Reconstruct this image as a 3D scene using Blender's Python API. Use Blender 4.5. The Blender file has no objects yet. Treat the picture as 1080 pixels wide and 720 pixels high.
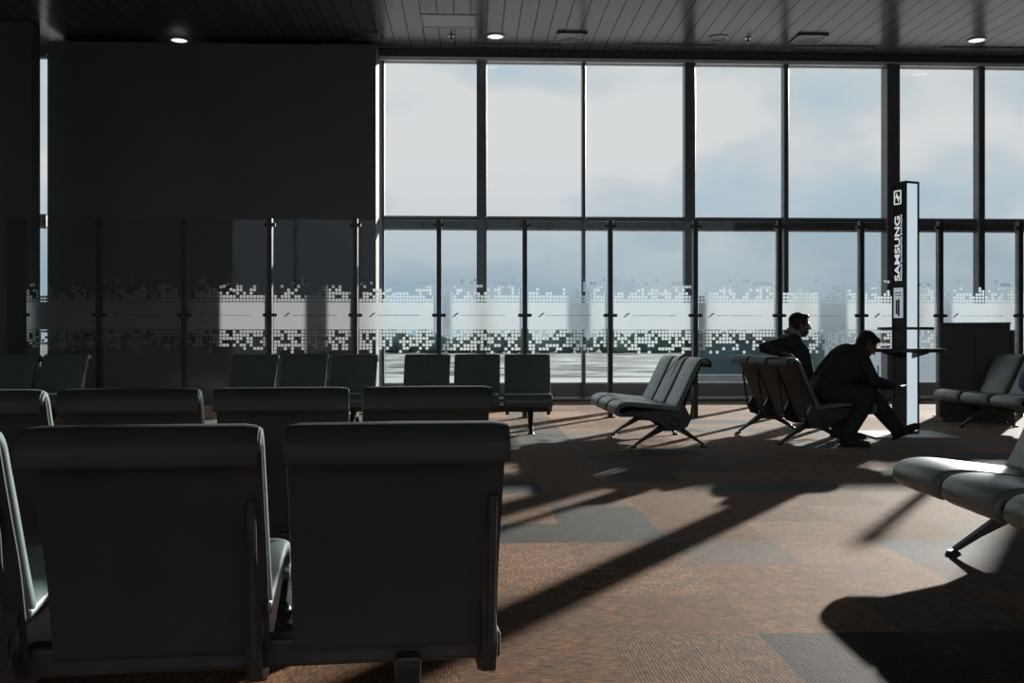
import bpy, bmesh, math, random
from mathutils import Vector, Matrix
PI = math.pi
S = bpy.context.scene
COL = S.collection

# ------------------------------------------------------------------ camera, sky, sun, exposure
TH = math.radians(2.4)                      # the camera looks a little to the right of the wall's normal
FPX = 1050.0
HOR = 355.0                                 # horizon row in the photograph
CAMH = 1.0
cd = bpy.data.cameras.new('camera')
cam = bpy.data.objects.new('camera', cd); COL.objects.link(cam)
cd.sensor_width = 36.0; cd.lens = 36.0 * FPX / 1080.0
cd.shift_y = (HOR - 360.0) / 1080.0
cd.clip_end = 2000
cam.location = (0, 0, CAMH)
cam.rotation_euler = (PI / 2, 0, -TH)
S.camera = cam

S.view_settings.view_transform = 'Standard'
S.view_settings.look = 'None'
S.view_settings.exposure = 0.0
S.view_settings.gamma = 1.0
S.view_settings.use_curve_mapping = False
try:
    S.cycles.use_denoising = True
    S.cycles.max_bounces = 10
    S.cycles.transparent_max_bounces = 24
    S.cycles.sample_clamp_indirect = 4.0
except Exception:
    pass

SUN_AZ = math.radians(31.3) + TH            # to the right of the building's +y
SUN_EL = math.radians(15.0)
SUN_STRENGTH = 10.0
sd = bpy.data.lights.new('sun', 'SUN'); sd.energy = SUN_STRENGTH; sd.angle = math.radians(0.8)
sd.color = (1.0, 0.95, 0.88)
sun = bpy.data.objects.new('sun', sd); COL.objects.link(sun)
sv = Vector((math.sin(SUN_AZ) * math.cos(SUN_EL), math.cos(SUN_AZ) * math.cos(SUN_EL), math.sin(SUN_EL)))
sun.rotation_euler = sv.to_track_quat('Z', 'Y').to_euler()
sun.location = sv * 40

LAMP_POWER = .5                           # each ceiling downlight

W = bpy.data.worlds.new('sky'); S.world = W; W.use_nodes = True
nt = W.node_tree; nt.nodes.clear()
def wn(t, **k):
    n = nt.nodes.new(t)
    for a, b in k.items(): setattr(n, a, b)
    return n
out = wn('ShaderNodeOutputWorld'); bg = wn('ShaderNodeBackground')
tc = wn('ShaderNodeTexCoord'); mp = wn('ShaderNodeMapping')
mp.inputs['Scale'].default_value = (4.2, 4.2, 9.0); mp.inputs['Location'].default_value = (0.35, 0.1, 0.62)
no = wn('ShaderNodeTexNoise'); no.inputs['Scale'].default_value = 1.0; no.inputs['Detail'].default_value = 5; no.inputs['Roughness'].default_value = 0.5
cr = wn('ShaderNodeValToRGB')
cr.color_ramp.elements[0].position = 0.38; cr.color_ramp.elements[0].color = (0.48, 0.60, 0.66, 1)
cr.color_ramp.elements[1].position = 0.56; cr.color_ramp.elements[1].color = (0.73, 0.735, 0.74, 1)
e = cr.color_ramp.elements.new(0.48); e.color = (0.60, 0.65, 0.68, 1)
sx = wn('ShaderNodeSeparateXYZ')
rz = wn('ShaderNodeValToRGB')                # towards the horizon the sky turns a deeper hazy blue
rz.color_ramp.elements[0].position = 0.0; rz.color_ramp.elements[0].color = (0.66, 0.75, 0.82, 1)
rz.color_ramp.elements[1].position = 0.17; rz.color_ramp.elements[1].color = (1, 1, 1, 1)
e = rz.color_ramp.elements.new(0.05); e.color = (0.70, 0.79, 0.86, 1)
e = rz.color_ramp.elements.new(0.105); e.color = (0.86, 0.91, 0.95, 1)
mu = wn('ShaderNodeMixRGB', blend_type='MULTIPLY'); mu.inputs['Fac'].default_value = 1.0
L = nt.links.new
L(tc.outputs['Generated'], mp.inputs['Vector']); L(mp.outputs['Vector'], no.inputs['Vector'])
L(no.outputs['Fac'], cr.inputs['Fac']); L(tc.outputs['Generated'], sx.inputs[0]); L(sx.outputs['Z'], rz.inputs['Fac'])
L(cr.outputs['Color'], mu.inputs['Color1']); L(rz.outputs['Color'], mu.inputs['Color2'])
L(mu.outputs['Color'], bg.inputs['Color']); L(bg.outputs[0], out.inputs[0])
bg.inputs['Strength'].default_value = 1.0

# ------------------------------------------------------------------ placing by measured camera rays
cT, sT = math.cos(TH), math.sin(TH)
def cw(xc, zc, z=0.0):                       # camera frame (right, ahead) -> building frame
    return Vector((xc * cT + zc * sT, -xc * sT + zc * cT, z))
def on_y(px, py, y):                         # where a ray meets a wall plane
    a = (px - 540.0) / FPX; d = cw(a, 1.0); t = y / d.y
    return Vector((d.x * t, y, CAMH - (py - HOR) / FPX * t))
def on_z(px, py, z):                         # where a ray meets a level plane
    t = (CAMH - z) * FPX / (py - HOR)
    p = cw((px - 540.0) / FPX * t, t); p.z = z
    return p
def at_depth(px, py, Z):
    p = cw((px - 540.0) / FPX * Z, Z); p.z = CAMH - (py - HOR) / FPX * Z
    return p

# ------------------------------------------------------------------ materials
MATS = {}
def pm(name, col, rough=0.5, spec=0.5, metal=0.0, **kw):
    if name in MATS: return MATS[name]
    m = bpy.data.materials.new(name); m.use_nodes = True
    b = m.node_tree.nodes['Principled BSDF']
    b.inputs['Base Color'].default_value = (*col, 1); b.inputs['Roughness'].default_value = rough
    b.inputs['Specular IOR Level'].default_value = spec; b.inputs['Metallic'].default_value = metal
    for k, v in kw.items(): b.inputs[k.replace('_', ' ')].default_value = v
    MATS[name] = m
    return m
def noise_var(m, scale, amt, rough_amt=0.0, bump=0.0, bscale=None):
    t = m.node_tree; b = t.nodes['Principled BSDF']
    c = b.inputs['Base Color'].default_value[:]
    co = t.nodes.new('ShaderNodeTexCoord'); n = t.nodes.new('ShaderNodeTexNoise'); n.inputs['Scale'].default_value = scale; n.inputs['Detail'].default_value = 4
    t.links.new(co.outputs['Object'], n.inputs['Vector'])
    r = t.nodes.new('ShaderNodeValToRGB')
    r.color_ramp.elements[0].color = tuple(x * (1 - amt) for x in c[:3]) + (1,)
    r.color_ramp.elements[1].color = tuple(min(1, x * (1 + amt)) for x in c[:3]) + (1,)
    r.color_ramp.elements[0].position = .3; r.color_ramp.elements[1].position = .7
    t.links.new(n.outputs['Fac'], r.inputs['Fac']); t.links.new(r.outputs['Color'], b.inputs['Base Color'])
    if bump:
        n2 = t.nodes.new('ShaderNodeTexNoise'); n2.inputs['Scale'].default_value = bscale or scale * 6; n2.inputs['Detail'].default_value = 3
        t.links.new(co.outputs['Object'], n2.inputs['Vector'])
        bp = t.nodes.new('ShaderNodeBump'); bp.inputs['Strength'].default_value = bump; bp.inputs['Distance'].default_value = .004
        t.links.new(n2.outputs['Fac'], bp.inputs['Height']); t.links.new(bp.outputs['Normal'], b.inputs['Normal'])
    return m

leather = noise_var(pm('leatherette', (.20, .255, .245), .29, .42), 6, .12, bump=.12, bscale=160)
shellmat = noise_var(pm('black_shell', (.062, .062, .063), .55, .3), 6, .1)
blackmetal = noise_var(pm('black_metal', (.06, .06, .062), .38, .5), 9, .15)
darkmetal = noise_var(pm('dark_aluminium', (.13, .13, .137), .36, .5, .25), 5, .12)
steel = noise_var(pm('steel', (.42, .42, .43), .3, .5, .85), 5, .08)
paint = noise_var(pm('pale_frame', (.8, .8, .81), .4, .5), 5, .05)
darkwall = noise_var(pm('dark_panel', (.13, .13, .132), .6, .3), .8, .08)
wallmat = noise_var(pm('room_wall', (.10, .10, .10), .7, .3), .8, .08)
blackboard = noise_var(pm('black_laminate', (.11, .11, .11), .5, .3), 2, .1)
white = pm('white_plastic', (.75, .75, .75), .4)
rubber = pm('rubber', (.03, .03, .03), .8, .2)

def nodes_mat(name):
    m = bpy.data.materials.new(name); m.use_nodes = True; m.node_tree.nodes.clear()
    t = m.node_tree; o = t.nodes.new('ShaderNodeOutputMaterial')
    MATS[name] = m
    return m, t, o
def glass_mat(name, tint, refl):
    m, t, o = nodes_mat(name)
    tr = t.nodes.new('ShaderNodeBsdfTransparent'); tr.inputs[0].default_value = (*tint, 1)
    gl = t.nodes.new('ShaderNodeBsdfGlossy'); gl.inputs['Roughness'].default_value = .03; gl.inputs[0].default_value = (.9, .95, 1, 1)
    fr = t.nodes.new('ShaderNodeFresnel'); fr.inputs[0].default_value = 1.45
    mu = t.nodes.new('ShaderNodeMath'); mu.operation = 'MULTIPLY'; mu.inputs[1].default_value = refl
    mx = t.nodes.new('ShaderNodeMixShader')
    t.links.new(fr.outputs[0], mu.inputs[0]); t.links.new(mu.outputs[0], mx.inputs[0])
    t.links.new(tr.outputs[0], mx.inputs[1]); t.links.new(gl.outputs[0], mx.inputs[2]); t.links.new(mx.outputs[0], o.inputs[0])
    return m
winglass = glass_mat('window_glass', (.97, .98, .985), .3)
partglass = glass_mat('partition_glass', (.93, .95, .95), .45)
def film_mat():
    m, t, o = nodes_mat('frosted_film')
    a = t.nodes.new('ShaderNodeBsdfTranslucent'); a.inputs[0].default_value = (.92, .93, .94, 1)
    d = t.nodes.new('ShaderNodeBsdfDiffuse'); d.inputs[0].default_value = (.30, .30, .30, 1)
    f = t.nodes.new('ShaderNodeBsdfRefraction'); f.inputs['IOR'].default_value = 1.33; f.inputs['Roughness'].default_value = .42; f.inputs[0].default_value = (1, 1, 1, 1)
    x = t.nodes.new('ShaderNodeAddShader'); t.links.new(a.outputs[0], x.inputs[0]); t.links.new(d.outputs[0], x.inputs[1])
    y = t.nodes.new('ShaderNodeMixShader'); y.inputs[0].default_value = .82
    t.links.new(x.outputs[0], y.inputs[1]); t.links.new(f.outputs[0], y.inputs[2]); t.links.new(y.outputs[0], o.inputs[0])
    return m
film = film_mat()
def emit_mat(name, col, s):
    m, t, o = nodes_mat(name)
    e = t.nodes.new('ShaderNodeEmission'); e.inputs[0].default_value = (*col, 1); e.inputs[1].default_value = s
    t.links.new(e.outputs[0], o.inputs[0]); return m

def carpet_mat():
    m = pm('carpet_tiles', (.2, .12, .08), .8, .08)
    t = m.node_tree; b = t.nodes['Principled BSDF']; N = t.nodes.new; K = t.links.new
    co = N('ShaderNodeTexCoord')
    sc = N('ShaderNodeVectorMath'); sc.operation = 'MULTIPLY_ADD'; sc.inputs[1].default_value = (2, 2, 0); sc.inputs[2].default_value = (.06, .36, .5)
    K(co.outputs['Object'], sc.inputs[0])
    fl = N('ShaderNodeVectorMath'); fl.operation = 'FLOOR'; K(sc.outputs[0], fl.inputs[0])
    wnz = N('ShaderNodeTexWhiteNoise'); wnz.noise_dimensions = '2D'; K(fl.outputs[0], wnz.inputs['Vector'])
    cr = N('ShaderNodeValToRGB'); cr.color_ramp.interpolation = 'CONSTANT'
    cols = [(0, (.128, .055, .019)), (.26, (.16, .072, .028)), (.50, (.11, .051, .021)), (.64, (.076, .047, .029)), (.76, (.042, .037, .033)), (.90, (.022, .014, .009))]
    cr.color_ramp.elements[0].position = 0; cr.color_ramp.elements[0].color = (*cols[0][1], 1)
    cr.color_ramp.elements[1].position = cols[1][0]; cr.color_ramp.elements[1].color = (*cols[1][1], 1)
    for p, c in cols[2:]:
        e = cr.color_ramp.elements.new(p); e.color = (*c, 1)
    K(wnz.outputs['Value'], cr.inputs['Fac'])
    # ribs that turn by a quarter from tile to tile
    sp = N('ShaderNodeSeparateXYZ'); K(co.outputs['Object'], sp.inputs[0])
    sc2 = N('ShaderNodeSeparateColor'); K(wnz.outputs['Color'], sc2.inputs[0])
    gt = N('ShaderNodeMath'); gt.operation = 'GREATER_THAN'; gt.inputs[1].default_value = .5; K(sc2.outputs[1], gt.inputs[0])
    mxv = N('ShaderNodeMix'); K(gt.outputs[0], mxv.inputs[0]); K(sp.outputs['X'], mxv.inputs[2]); K(sp.outputs['Y'], mxv.inputs[3])
    fq = N('ShaderNodeMath'); fq.operation = 'MULTIPLY'; fq.inputs[1].default_value = 2 * PI / .011; K(mxv.outputs[0], fq.inputs[0])
    sn = N('ShaderNodeMath'); sn.operation = 'SINE'; K(fq.outputs[0], sn.inputs[0])
    # yarn flecks
    nz = N('ShaderNodeTexNoise'); nz.inputs['Scale'].default_value = 1; nz.inputs['Detail'].default_value = 4; nz.inputs['Roughness'].default_value = .7
    mxw = N('ShaderNodeMix'); K(gt.outputs[0], mxw.inputs[0]); K(sp.outputs['Y'], mxw.inputs[2]); K(sp.outputs['X'], mxw.inputs[3])
    mu_ = N('ShaderNodeMath'); mu_.operation = 'MULTIPLY'; mu_.inputs[1].default_value = 80; K(mxv.outputs[0], mu_.inputs[0])
    mv_ = N('ShaderNodeMath'); mv_.operation = 'MULTIPLY'; mv_.inputs[1].default_value = 24; K(mxw.outputs[0], mv_.inputs[0])
    cb = N('ShaderNodeCombineXYZ'); K(mu_.outputs[0], cb.inputs[0]); K(mv_.outputs[0], cb.inputs[1])
    K(cb.outputs[0], nz.inputs['Vector'])
    mr = N('ShaderNodeMapRange'); mr.inputs[1].default_value = .32; mr.inputs[2].default_value = .68; mr.inputs[3].default_value = .1; mr.inputs[4].default_value = 1.95
    K(nz.outputs['Fac'], mr.inputs[0])
    nb = N('ShaderNodeTexNoise'); nb.inputs['Scale'].default_value = 11; nb.inputs['Detail'].default_value = 3
    K(co.outputs['Object'], nb.inputs['Vector'])
    mr2 = N('ShaderNodeMapRange'); mr2.inputs[1].default_value = .3; mr2.inputs[2].default_value = .7; mr2.inputs[3].default_value = .66; mr2.inputs[4].default_value = 1.3
    K(nb.outputs['Fac'], mr2.inputs[0])
    rb = N('ShaderNodeMapRange'); rb.inputs[1].default_value = -1; rb.inputs[2].default_value = 1; rb.inputs[3].default_value = .86; rb.inputs[4].default_value = 1.1
    K(sn.outputs[0], rb.inputs[0])
    m1 = N('ShaderNodeMath'); m1.operation = 'MULTIPLY'; K(mr.outputs[0], m1.inputs[0]); K(mr2.outputs[0], m1.inputs[1])
    m2 = N('ShaderNodeMath'); m2.operation = 'MULTIPLY'; K(m1.outputs[0], m2.inputs[0]); K(rb.outputs[0], m2.inputs[1])
    vm = N('ShaderNodeVectorMath'); vm.operation = 'SCALE'; K(cr.outputs['Color'], vm.inputs[0]); K(m2.outputs[0], vm.inputs['Scale'])
    K(vm.outputs[0], b.inputs['Base Color'])
    ad = N('ShaderNodeMath'); ad.operation = 'MULTIPLY_ADD'; ad.inputs[1].default_value = .10; K(sn.outputs[0], ad.inputs[0]); K(nz.outputs['Fac'], ad.inputs[2])
    bp = N('ShaderNodeBump'); bp.inputs['Strength'].default_value = .5; bp.inputs['Distance'].default_value = .004
    K(ad.outputs[0], bp.inputs['Height']); K(bp.outputs['Normal'], b.inputs['Normal'])
    tv = N('ShaderNodeVectorMath'); tv.operation = 'MULTIPLY_ADD'; tv.inputs[1].default_value = (2.6, 2.6, 2.6); tv.inputs[2].default_value = (.42, .42, .42)
    K(vm.outputs[0], tv.inputs[0]); K(tv.outputs[0], b.inputs['Sheen Tint'])
    b.inputs['Sheen Weight'].default_value = .55; b.inputs['Sheen Roughness'].default_value = .2
    return m
carpet = carpet_mat()

PLANK = .227
def ceiling_mat():
    m = pm('ceiling_planks', (.09, .096, .11), .24, .2)
    t = m.node_tree; b = t.nodes['Principled BSDF']; N = t.nodes.new; K = t.links.new
    co = N('ShaderNodeTexCoord'); sp = N('ShaderNodeSeparateXYZ'); K(co.outputs['Object'], sp.inputs[0])
    dv = N('ShaderNodeMath'); dv.operation = 'DIVIDE'; dv.inputs[1].default_value = PLANK; K(sp.outputs['X'], dv.inputs[0])
    fr = N('ShaderNodeMath'); fr.operation = 'FRACT'; K(dv.outputs[0], fr.inputs[0])
    lt = N('ShaderNodeMath'); lt.operation = 'GREATER_THAN'; lt.inputs[1].default_value = .045; K(fr.outputs[0], lt.inputs[0])
    flo = N('ShaderNodeMath'); flo.operation = 'FLOOR'; K(dv.outputs[0], flo.inputs[0])
    wz = N('ShaderNodeTexWhiteNoise'); wz.noise_dimensions = '1D'; K(flo.outputs[0], wz.inputs['W'])
    mr = N('ShaderNodeMapRange'); mr.inputs[3].default_value = .9; mr.inputs[4].default_value = 1.1; K(wz.outputs['Value'], mr.inputs[0])
    mm = N('ShaderNodeMath'); mm.operation = 'MULTIPLY'; K(lt.outputs[0], mm.inputs[0]); K(mr.outputs[0], mm.inputs[1])
    ma = N('ShaderNodeMath'); ma.operation = 'MULTIPLY_ADD'; ma.inputs[1].default_value = .9; ma.inputs[2].default_value = .1; K(mm.outputs[0], ma.inputs[0])
    vm = N('ShaderNodeVectorMath'); vm.operation = 'SCALE'; vm.inputs[0].default_value = (.09, .096, .11); K(ma.outputs[0], vm.inputs['Scale'])
    K(vm.outputs[0], b.inputs['Base Color'])
    sm = N('ShaderNodeMath'); sm.operation = 'MULTIPLY'; sm.inputs[1].default_value = .2; K(lt.outputs[0], sm.inputs[0]); K(sm.outputs[0], b.inputs['Specular IOR Level'])
    return m
ceilmat = ceiling_mat()

def ground_mat():
    m = pm('apron_ground', (.3, .3, .3), .9, .2)
    t = m.node_tree; b = t.nodes['Principled BSDF']; N = t.nodes.new; K = t.links.new
    co = N('ShaderNodeTexCoord'); mp = N('ShaderNodeMapping'); mp.inputs['Scale'].default_value = (.03, .045, 1)
    K(co.outputs['Object'], mp.inputs[0])
    nz = N('ShaderNodeTexNoise'); nz.inputs['Scale'].default_value = 2.2; nz.inputs['Detail'].default_value = 6; nz.inputs['Roughness'].default_value = .62
    K(mp.outputs[0], nz.inputs['Vector'])
    cr = N('ShaderNodeValToRGB')
    cr.color_ramp.elements[0].position = .46; cr.color_ramp.elements[0].color = (.035, .038, .035, 1)
    cr.color_ramp.elements[1].position = .57; cr.color_ramp.elements[1].color = (.36, .40, .385, 1)
    K(nz.outputs['Fac'], cr.inputs[0])
    # near strip of pale concrete apron, then the grass field
    sp = N('ShaderNodeSeparateXYZ'); K(co.outputs['Object'], sp.inputs[0])
    gt = N('ShaderNodeMath'); gt.operation = 'LESS_THAN'; gt.inputs[1].default_value = 133; K(sp.outputs['Y'], gt.inputs[0])
    mx = N('ShaderNodeMix'); mx.data_type = 'RGBA'; K(gt.outputs[0], mx.inputs[0]); K(cr.outputs[0], mx.inputs[6]); mx.inputs[7].default_value = (.42, .43, .44, 1)
    K(mx.outputs[2], b.inputs['Base Color'])
    return m

# ------------------------------------------------------------------ mesh helpers
class MB:
    def __init__(s): s.bm = bmesh.new()
    def box(s, a, b, rot=None, c=None):
        a, b = Vector(a), Vector(b); ctr = (a + b) / 2; sz = b - a
        r = bmesh.ops.create_cube(s.bm, size=1)
        M = Matrix.Translation(ctr) @ (rot or Matrix.Identity(4)) @ Matrix.Diagonal((*sz, 1))
        bmesh.ops.transform(s.bm, matrix=M, verts=r['verts']); return s
    def tube(s, p0, p1, r0, r1=None, n=12):
        p0, p1 = Vector(p0), Vector(p1); r1 = r0 if r1 is None else r1
        d = p1 - p0; q = d.to_track_quat('Z', 'Y').to_matrix().to_4x4()
        r = bmesh.ops.create_cone(s.bm, cap_ends=True, segments=n, radius1=r0, radius2=r1, depth=d.length)
        bmesh.ops.transform(s.bm, matrix=Matrix.Translation((p0 + p1) / 2) @ q, verts=r['verts']); return s
    def bar(s, p0, p1, w0, t0, w1=None, t1=None, side=(0, 1, 0)):
        """rectangular tapered bar; w along side, t across"""
        p0, p1 = Vector(p0), Vector(p1); w1 = w0 if w1 is None else w1; t1 = t0 if t1 is None else t1
        d = (p1 - p0).normalized(); sd = Vector(side); sd = (sd - d * sd.dot(d)).normalized(); u = d.cross(sd)
        vs = []
        for p, w, t in ((p0, w0, t0), (p1, w1, t1)):
            for i, j in ((-1, -1), (1, -1), (1, 1), (-1, 1)):
                vs.append(s.bm.verts.new(p + sd * (i * w / 2) + u * (j * t / 2)))
        F = s.bm.faces.new
        F(vs[3::-1]); F(vs[4:])
        for k in range(4): F((vs[k], vs[(k + 1) % 4], vs[4 + (k + 1) % 4], vs[4 + k]))
        return s
    def prism(s, pts, a, b, axis='y'):
        """polygon (2-D points in the plane across axis) extruded from a to b"""
        def P(u, v, w):
            return {'y': (u, w, v), 'x': (w, u, v), 'z': (u, v, w)}[axis]
        A = [s.bm.verts.new(P(u, v, a)) for u, v in pts]; B = [s.bm.verts.new(P(u, v, b)) for u, v in pts]
        s.bm.faces.new(A); s.bm.faces.new(B[::-1]); n = len(pts)
        for i in range(n): s.bm.faces.new((A[i], B[i], B[(i + 1) % n], A[(i + 1) % n]))
        return s
    def disc(s, c, r, h, n=24, r2=None):
        return s.tube((c[0], c[1], c[2]), (c[0], c[1], c[2] + h), r, r2, n)
    def ell(s, c, r, rot=None, u=20, v=14):
        q = bmesh.ops.create_uvsphere(s.bm, u_segments=u, v_segments=v, radius=1)
        bmesh.ops.transform(s.bm, matrix=Matrix.Translation(c) @ (rot or Matrix.Identity(4)) @ Matrix.Diagonal((*r, 1)), verts=q['verts']); return s
    def cap(s, p0, p1, r0, r1, n=14):
        """closed tapered capsule"""
        s.tube(p0, p1, r0, r1, n); s.ell(p0, (r0,) * 3, u=n, v=8); s.ell(p1, (r1,) * 3, u=n, v=8); return s
    def build(s, name, mat, parent=None, smooth=False, bevel=0, angle=35):
        bmesh.ops.recalc_face_normals(s.bm, faces=s.bm.faces[:])
        me = bpy.data.meshes.new(name); s.bm.to_mesh(me); s.bm.free()
        if mat is not None: me.materials.append(mat)
        o = bpy.data.objects.new(name, me); COL.objects.link(o)
        if smooth:
            for p in me.polygons: p.use_smooth = True
            try: me.set_sharp_from_angle(angle=math.radians(angle))
            except Exception: pass
        if bevel:
            bv = o.modifiers.new('bevel', 'BEVEL'); bv.width = bevel; bv.segments = 2; bv.limit_method = 'ANGLE'; bv.angle_limit = math.radians(40)
        if parent is not None: o.parent = parent
        return o

def tag(o, label=None, cat=None, group=None, kind=None):
    if label: o['label'] = label
    if cat: o['category'] = cat
    if group: o['group'] = group
    if kind: o['kind'] = kind
    return o
def thing(name, label, cat, loc=(0, 0, 0), rz=0.0, group=None, kind=None):
    o = bpy.data.objects.new(name, None); COL.objects.link(o)
    o.location = loc; o.rotation_euler = (0, 0, rz); o.empty_display_size = .2
    return tag(o, label, cat, group, kind)
def kids(o): return [c for c in bpy.data.objects if c.parent == o]
def copy_tree(o, parent=None):
    c = o.copy(); COL.objects.link(c); c.parent = parent
    for k in kids(o): copy_tree(k, c)
    return c
def bez(pts, n=6):
    """Catmull-Rom through 2-D points"""
    P = [pts[0]] + list(pts) + [pts[-1]]; r = []
    for i in range(1, len(P) - 2):
        for k in range(n):
            t = k / n; q = []
            for a in range(len(pts[0])):
                p0, p1, p2, p3 = P[i - 1][a], P[i][a], P[i + 1][a], P[i + 2][a]
                q.append(.5 * ((2 * p1) + (-p0 + p2) * t + (2 * p0 - 5 * p1 + 4 * p2 - p3) * t * t + (-p0 + 3 * p1 - 3 * p2 + p3) * t ** 3))
            r.append(tuple(q))
    r.append(tuple(pts[-1])); return r

# ------------------------------------------------------------------ the room
YW = 15.39                                   # window wall
YP = 12.27                                   # glass partition
ZC = 5.41                                    # ceiling
XL, XR, YB = -9.0, 12.5, -7.0
def struct(o): o['kind'] = 'structure'; return o

struct(MB().box((XL, YB, -.1), (XR, YW + .1, 0)).build('floor', carpet))
struct(MB().box((XL, YB, ZC), (XR, YW + .1, ZC + .1)).build('ceiling', ceilmat))
struct(MB().box((XL - .15, YB, -.1), (XL, YW + .2, ZC + .1)).build('wall_left', wallmat))
struct(MB().box((XR, YB, -.1), (XR + .15, YW + .2, ZC + .1)).build('wall_right', wallmat))
struct(MB().box((XL, YB - .15, -.1), (XR, YB, .3)).box((XL, YB - .15, 5.2), (XR, YB, ZC + .1)).box((XL, YB - .15, .3), (-7.5, YB, 5.2)).box((8.5, YB - .15, .3), (XR, YB, 5.2)).build('wall_front', wallmat))  # unseen wall behind the camera; its wide opening is added for fill light
fw = MB()  # bars across the added fill opening
for k in range(9): fw.box((-7.5 + 2 * k - .04, YB - .1, .3), (-7.5 + 2 * k + .04, YB - .02, 5.2))
struct(fw.build('fill_opening_bars', darkmetal))
struct(MB().box((-7.5, YB - .06, .3), (8.5, YB - .05, 5.2)).build('window_11', winglass))  # glass of the added opening, letting sky fill in from behind the camera

xs = lambda px: on_y(px, 355, YW).x
z_head = on_y(740, 70, YW).z + .02
z_sill = .27
# wall around the windows: beam over the glass, dark solid bay, left end
struct(MB().box((XL, YW - .02, z_head + .06), (XR, YW + .25, ZC)).build('wall_back', darkwall))
struct(MB().box((on_y(50, 355, YW - .65).x, YW - .65, 0), (on_y(396.5, 355, YW - .65).x, YW + .2, z_head + .06)).build('wall_bay', darkwall))
struct(MB().box((xs(395.5), YW - .10, z_head), (XR, YW + .10, z_head + .06)).build('trim_1', paint, bevel=.008))
struct(MB().box((XL, YW - .05, z_head), (xs(50), YW + .10, z_head + .06)).build('trim_2', darkmetal))
struct(MB().box((xs(395.5), YW - .04, .075), (XR, YW + .12, z_sill)).build('wall_spandrel', pm('spandrel_grey', (.20, .20, .21), .5)))
struct(MB().box((xs(395.5), YW - .06, .035), (XR, YW + .02, .075)).build('trim_3', paint))
struct(MB().box((xs(395.5), YW - .08, 0), (XR, YW + .02, .035)).build('baseboard_back', blackmetal))
struct(MB().box((XL, YW - .04, 0), (xs(50), YW + .12, z_sill)).build('trim_4', darkmetal))
# ceiling edge: dark square column standing at the far left, in front of the wall
pl = on_y(43, 355, 14.5).x
struct(MB().box((pl - 1.1, 14.2, 0), (pl, 14.5, ZC)).build('wall_pier', darkwall, bevel=.02))

# windows: one object per bay, its panes and frame bars as children
z_t0 = on_y(740, 242.5, YW).z; z_t1 = on_y(740, 230.5, YW).z
mul = [(404, .06, .10, paint), (508, .155, .14, darkmetal), (615, .055, .12, darkmetal), (726, .165, .14, darkmetal),
       (827, .075, .12, darkmetal), (937, .205, .20, darkmetal), (1031, .105, .14, darkmetal), (1146, .20, .34, darkmetal), (1240, .1, .14, darkmetal)]
# glass bay in the left slit
bays = [(-112, 50, None)] + [(mul[i][0], mul[i + 1][0], i + 1) for i in range(len(mul) - 1)]
xr_last = XR
for i, (a, b, k) in enumerate(bays):
    x0, x1 = xs(a), xs(b)
    wroot = struct(thing('window_%d' % (i + 1), None, None, ((x0 + x1) / 2, YW, 0)))
    cx = (x0 + x1) / 2
    def rel(x): return x - cx
    for za, zb, nm in ((z_sill, z_t0, 'lower_pane'), (z_t1, z_head, 'upper_pane')):
        MB().box((rel(x0), .02, za), (rel(x1), .032, zb)).build(nm, winglass, wroot)
    MB().box((rel(x0), -.05, z_t0), (rel(x1), .06, z_t1)).build('transom', darkmetal, wroot, bevel=.006)
    # thin pale glazing beads around each pane
    bd = MB()
    for za, zb in ((z_sill, z_t0), (z_t1, z_head)):
        bd.box((rel(x0), -.005, za), (rel(x1), .04, za + .022)).box((rel(x0), -.005, zb - .022), (rel(x1), .04, zb))
    bd.build('glazing_bead', paint, wroot)
    if k is not None:
        px, w, d, mt = mul[k]; xx = rel(xs(px))
        MB().box((xx - w / 2, -d, 0.05), (xx + w / 2, .05, z_head)).build('mullion', mt, wroot, bevel=.012)
    if i == 1:
        px, w, d, mt = mul[0]; xx = rel(xs(px))
        MB().box((xx - .075, -.06, .05), (xx - .02, .05, z_head)).build('jamb', paint, wroot, bevel=.006)
        MB().box((xx - .02, -.05, .05), (xx + .025, .05, z_head)).build('mullion', darkmetal, wroot, bevel=.006)
x_end = xs(mul[-1][0])
wroot = struct(thing('window_10', None, None, ((x_end + XR) / 2, YW, 0)))
hw = (XR - x_end) / 2
MB().box((-hw, .02, z_sill), (hw, .032, z_t0)).build('lower_pane', winglass, wroot)
MB().box((-hw, .02, z_t1), (hw, .032, z_head)).build('upper_pane', winglass, wroot)
MB().box((-hw, -.1, z_t0), (hw, .06, z_t1)).build('transom', darkmetal, wroot)
for q in (-hw + 1.7, -hw + 3.3):
    MB().box((q - .06, -.2, .05), (q + .06, .05, z_head)).build('mullion', darkmetal, wroot)

# ------------------------------------------------------------------ outside
GZ = -4.5
struct(MB().box((-900, 17, GZ - .2), (900, 900, GZ)).build('ground', ground_mat()))
def far(px, py, Z): return at_depth(px, py, Z)
foliage = noise_var(pm('foliage', (.11, .16, .14), .9, .1), .2, .5)
rnd = random.Random(4)
tl = MB()
for k in range(110):
    px = 330 + k * 9 + rnd.uniform(-4, 4); Z = rnd.uniform(335, 360)
    c = far(px, 0, Z); h = rnd.uniform(2.6, 4.6)
    tl.ell((c.x, c.y, GZ + h * .9), (rnd.uniform(2.5, 4.5), 3, h), u=9, v=7)
tag(tl.build('treeline', foliage, smooth=True), 'distant dark green line of trees along the far edge of the airfield', 'trees', kind='stuff')
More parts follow.
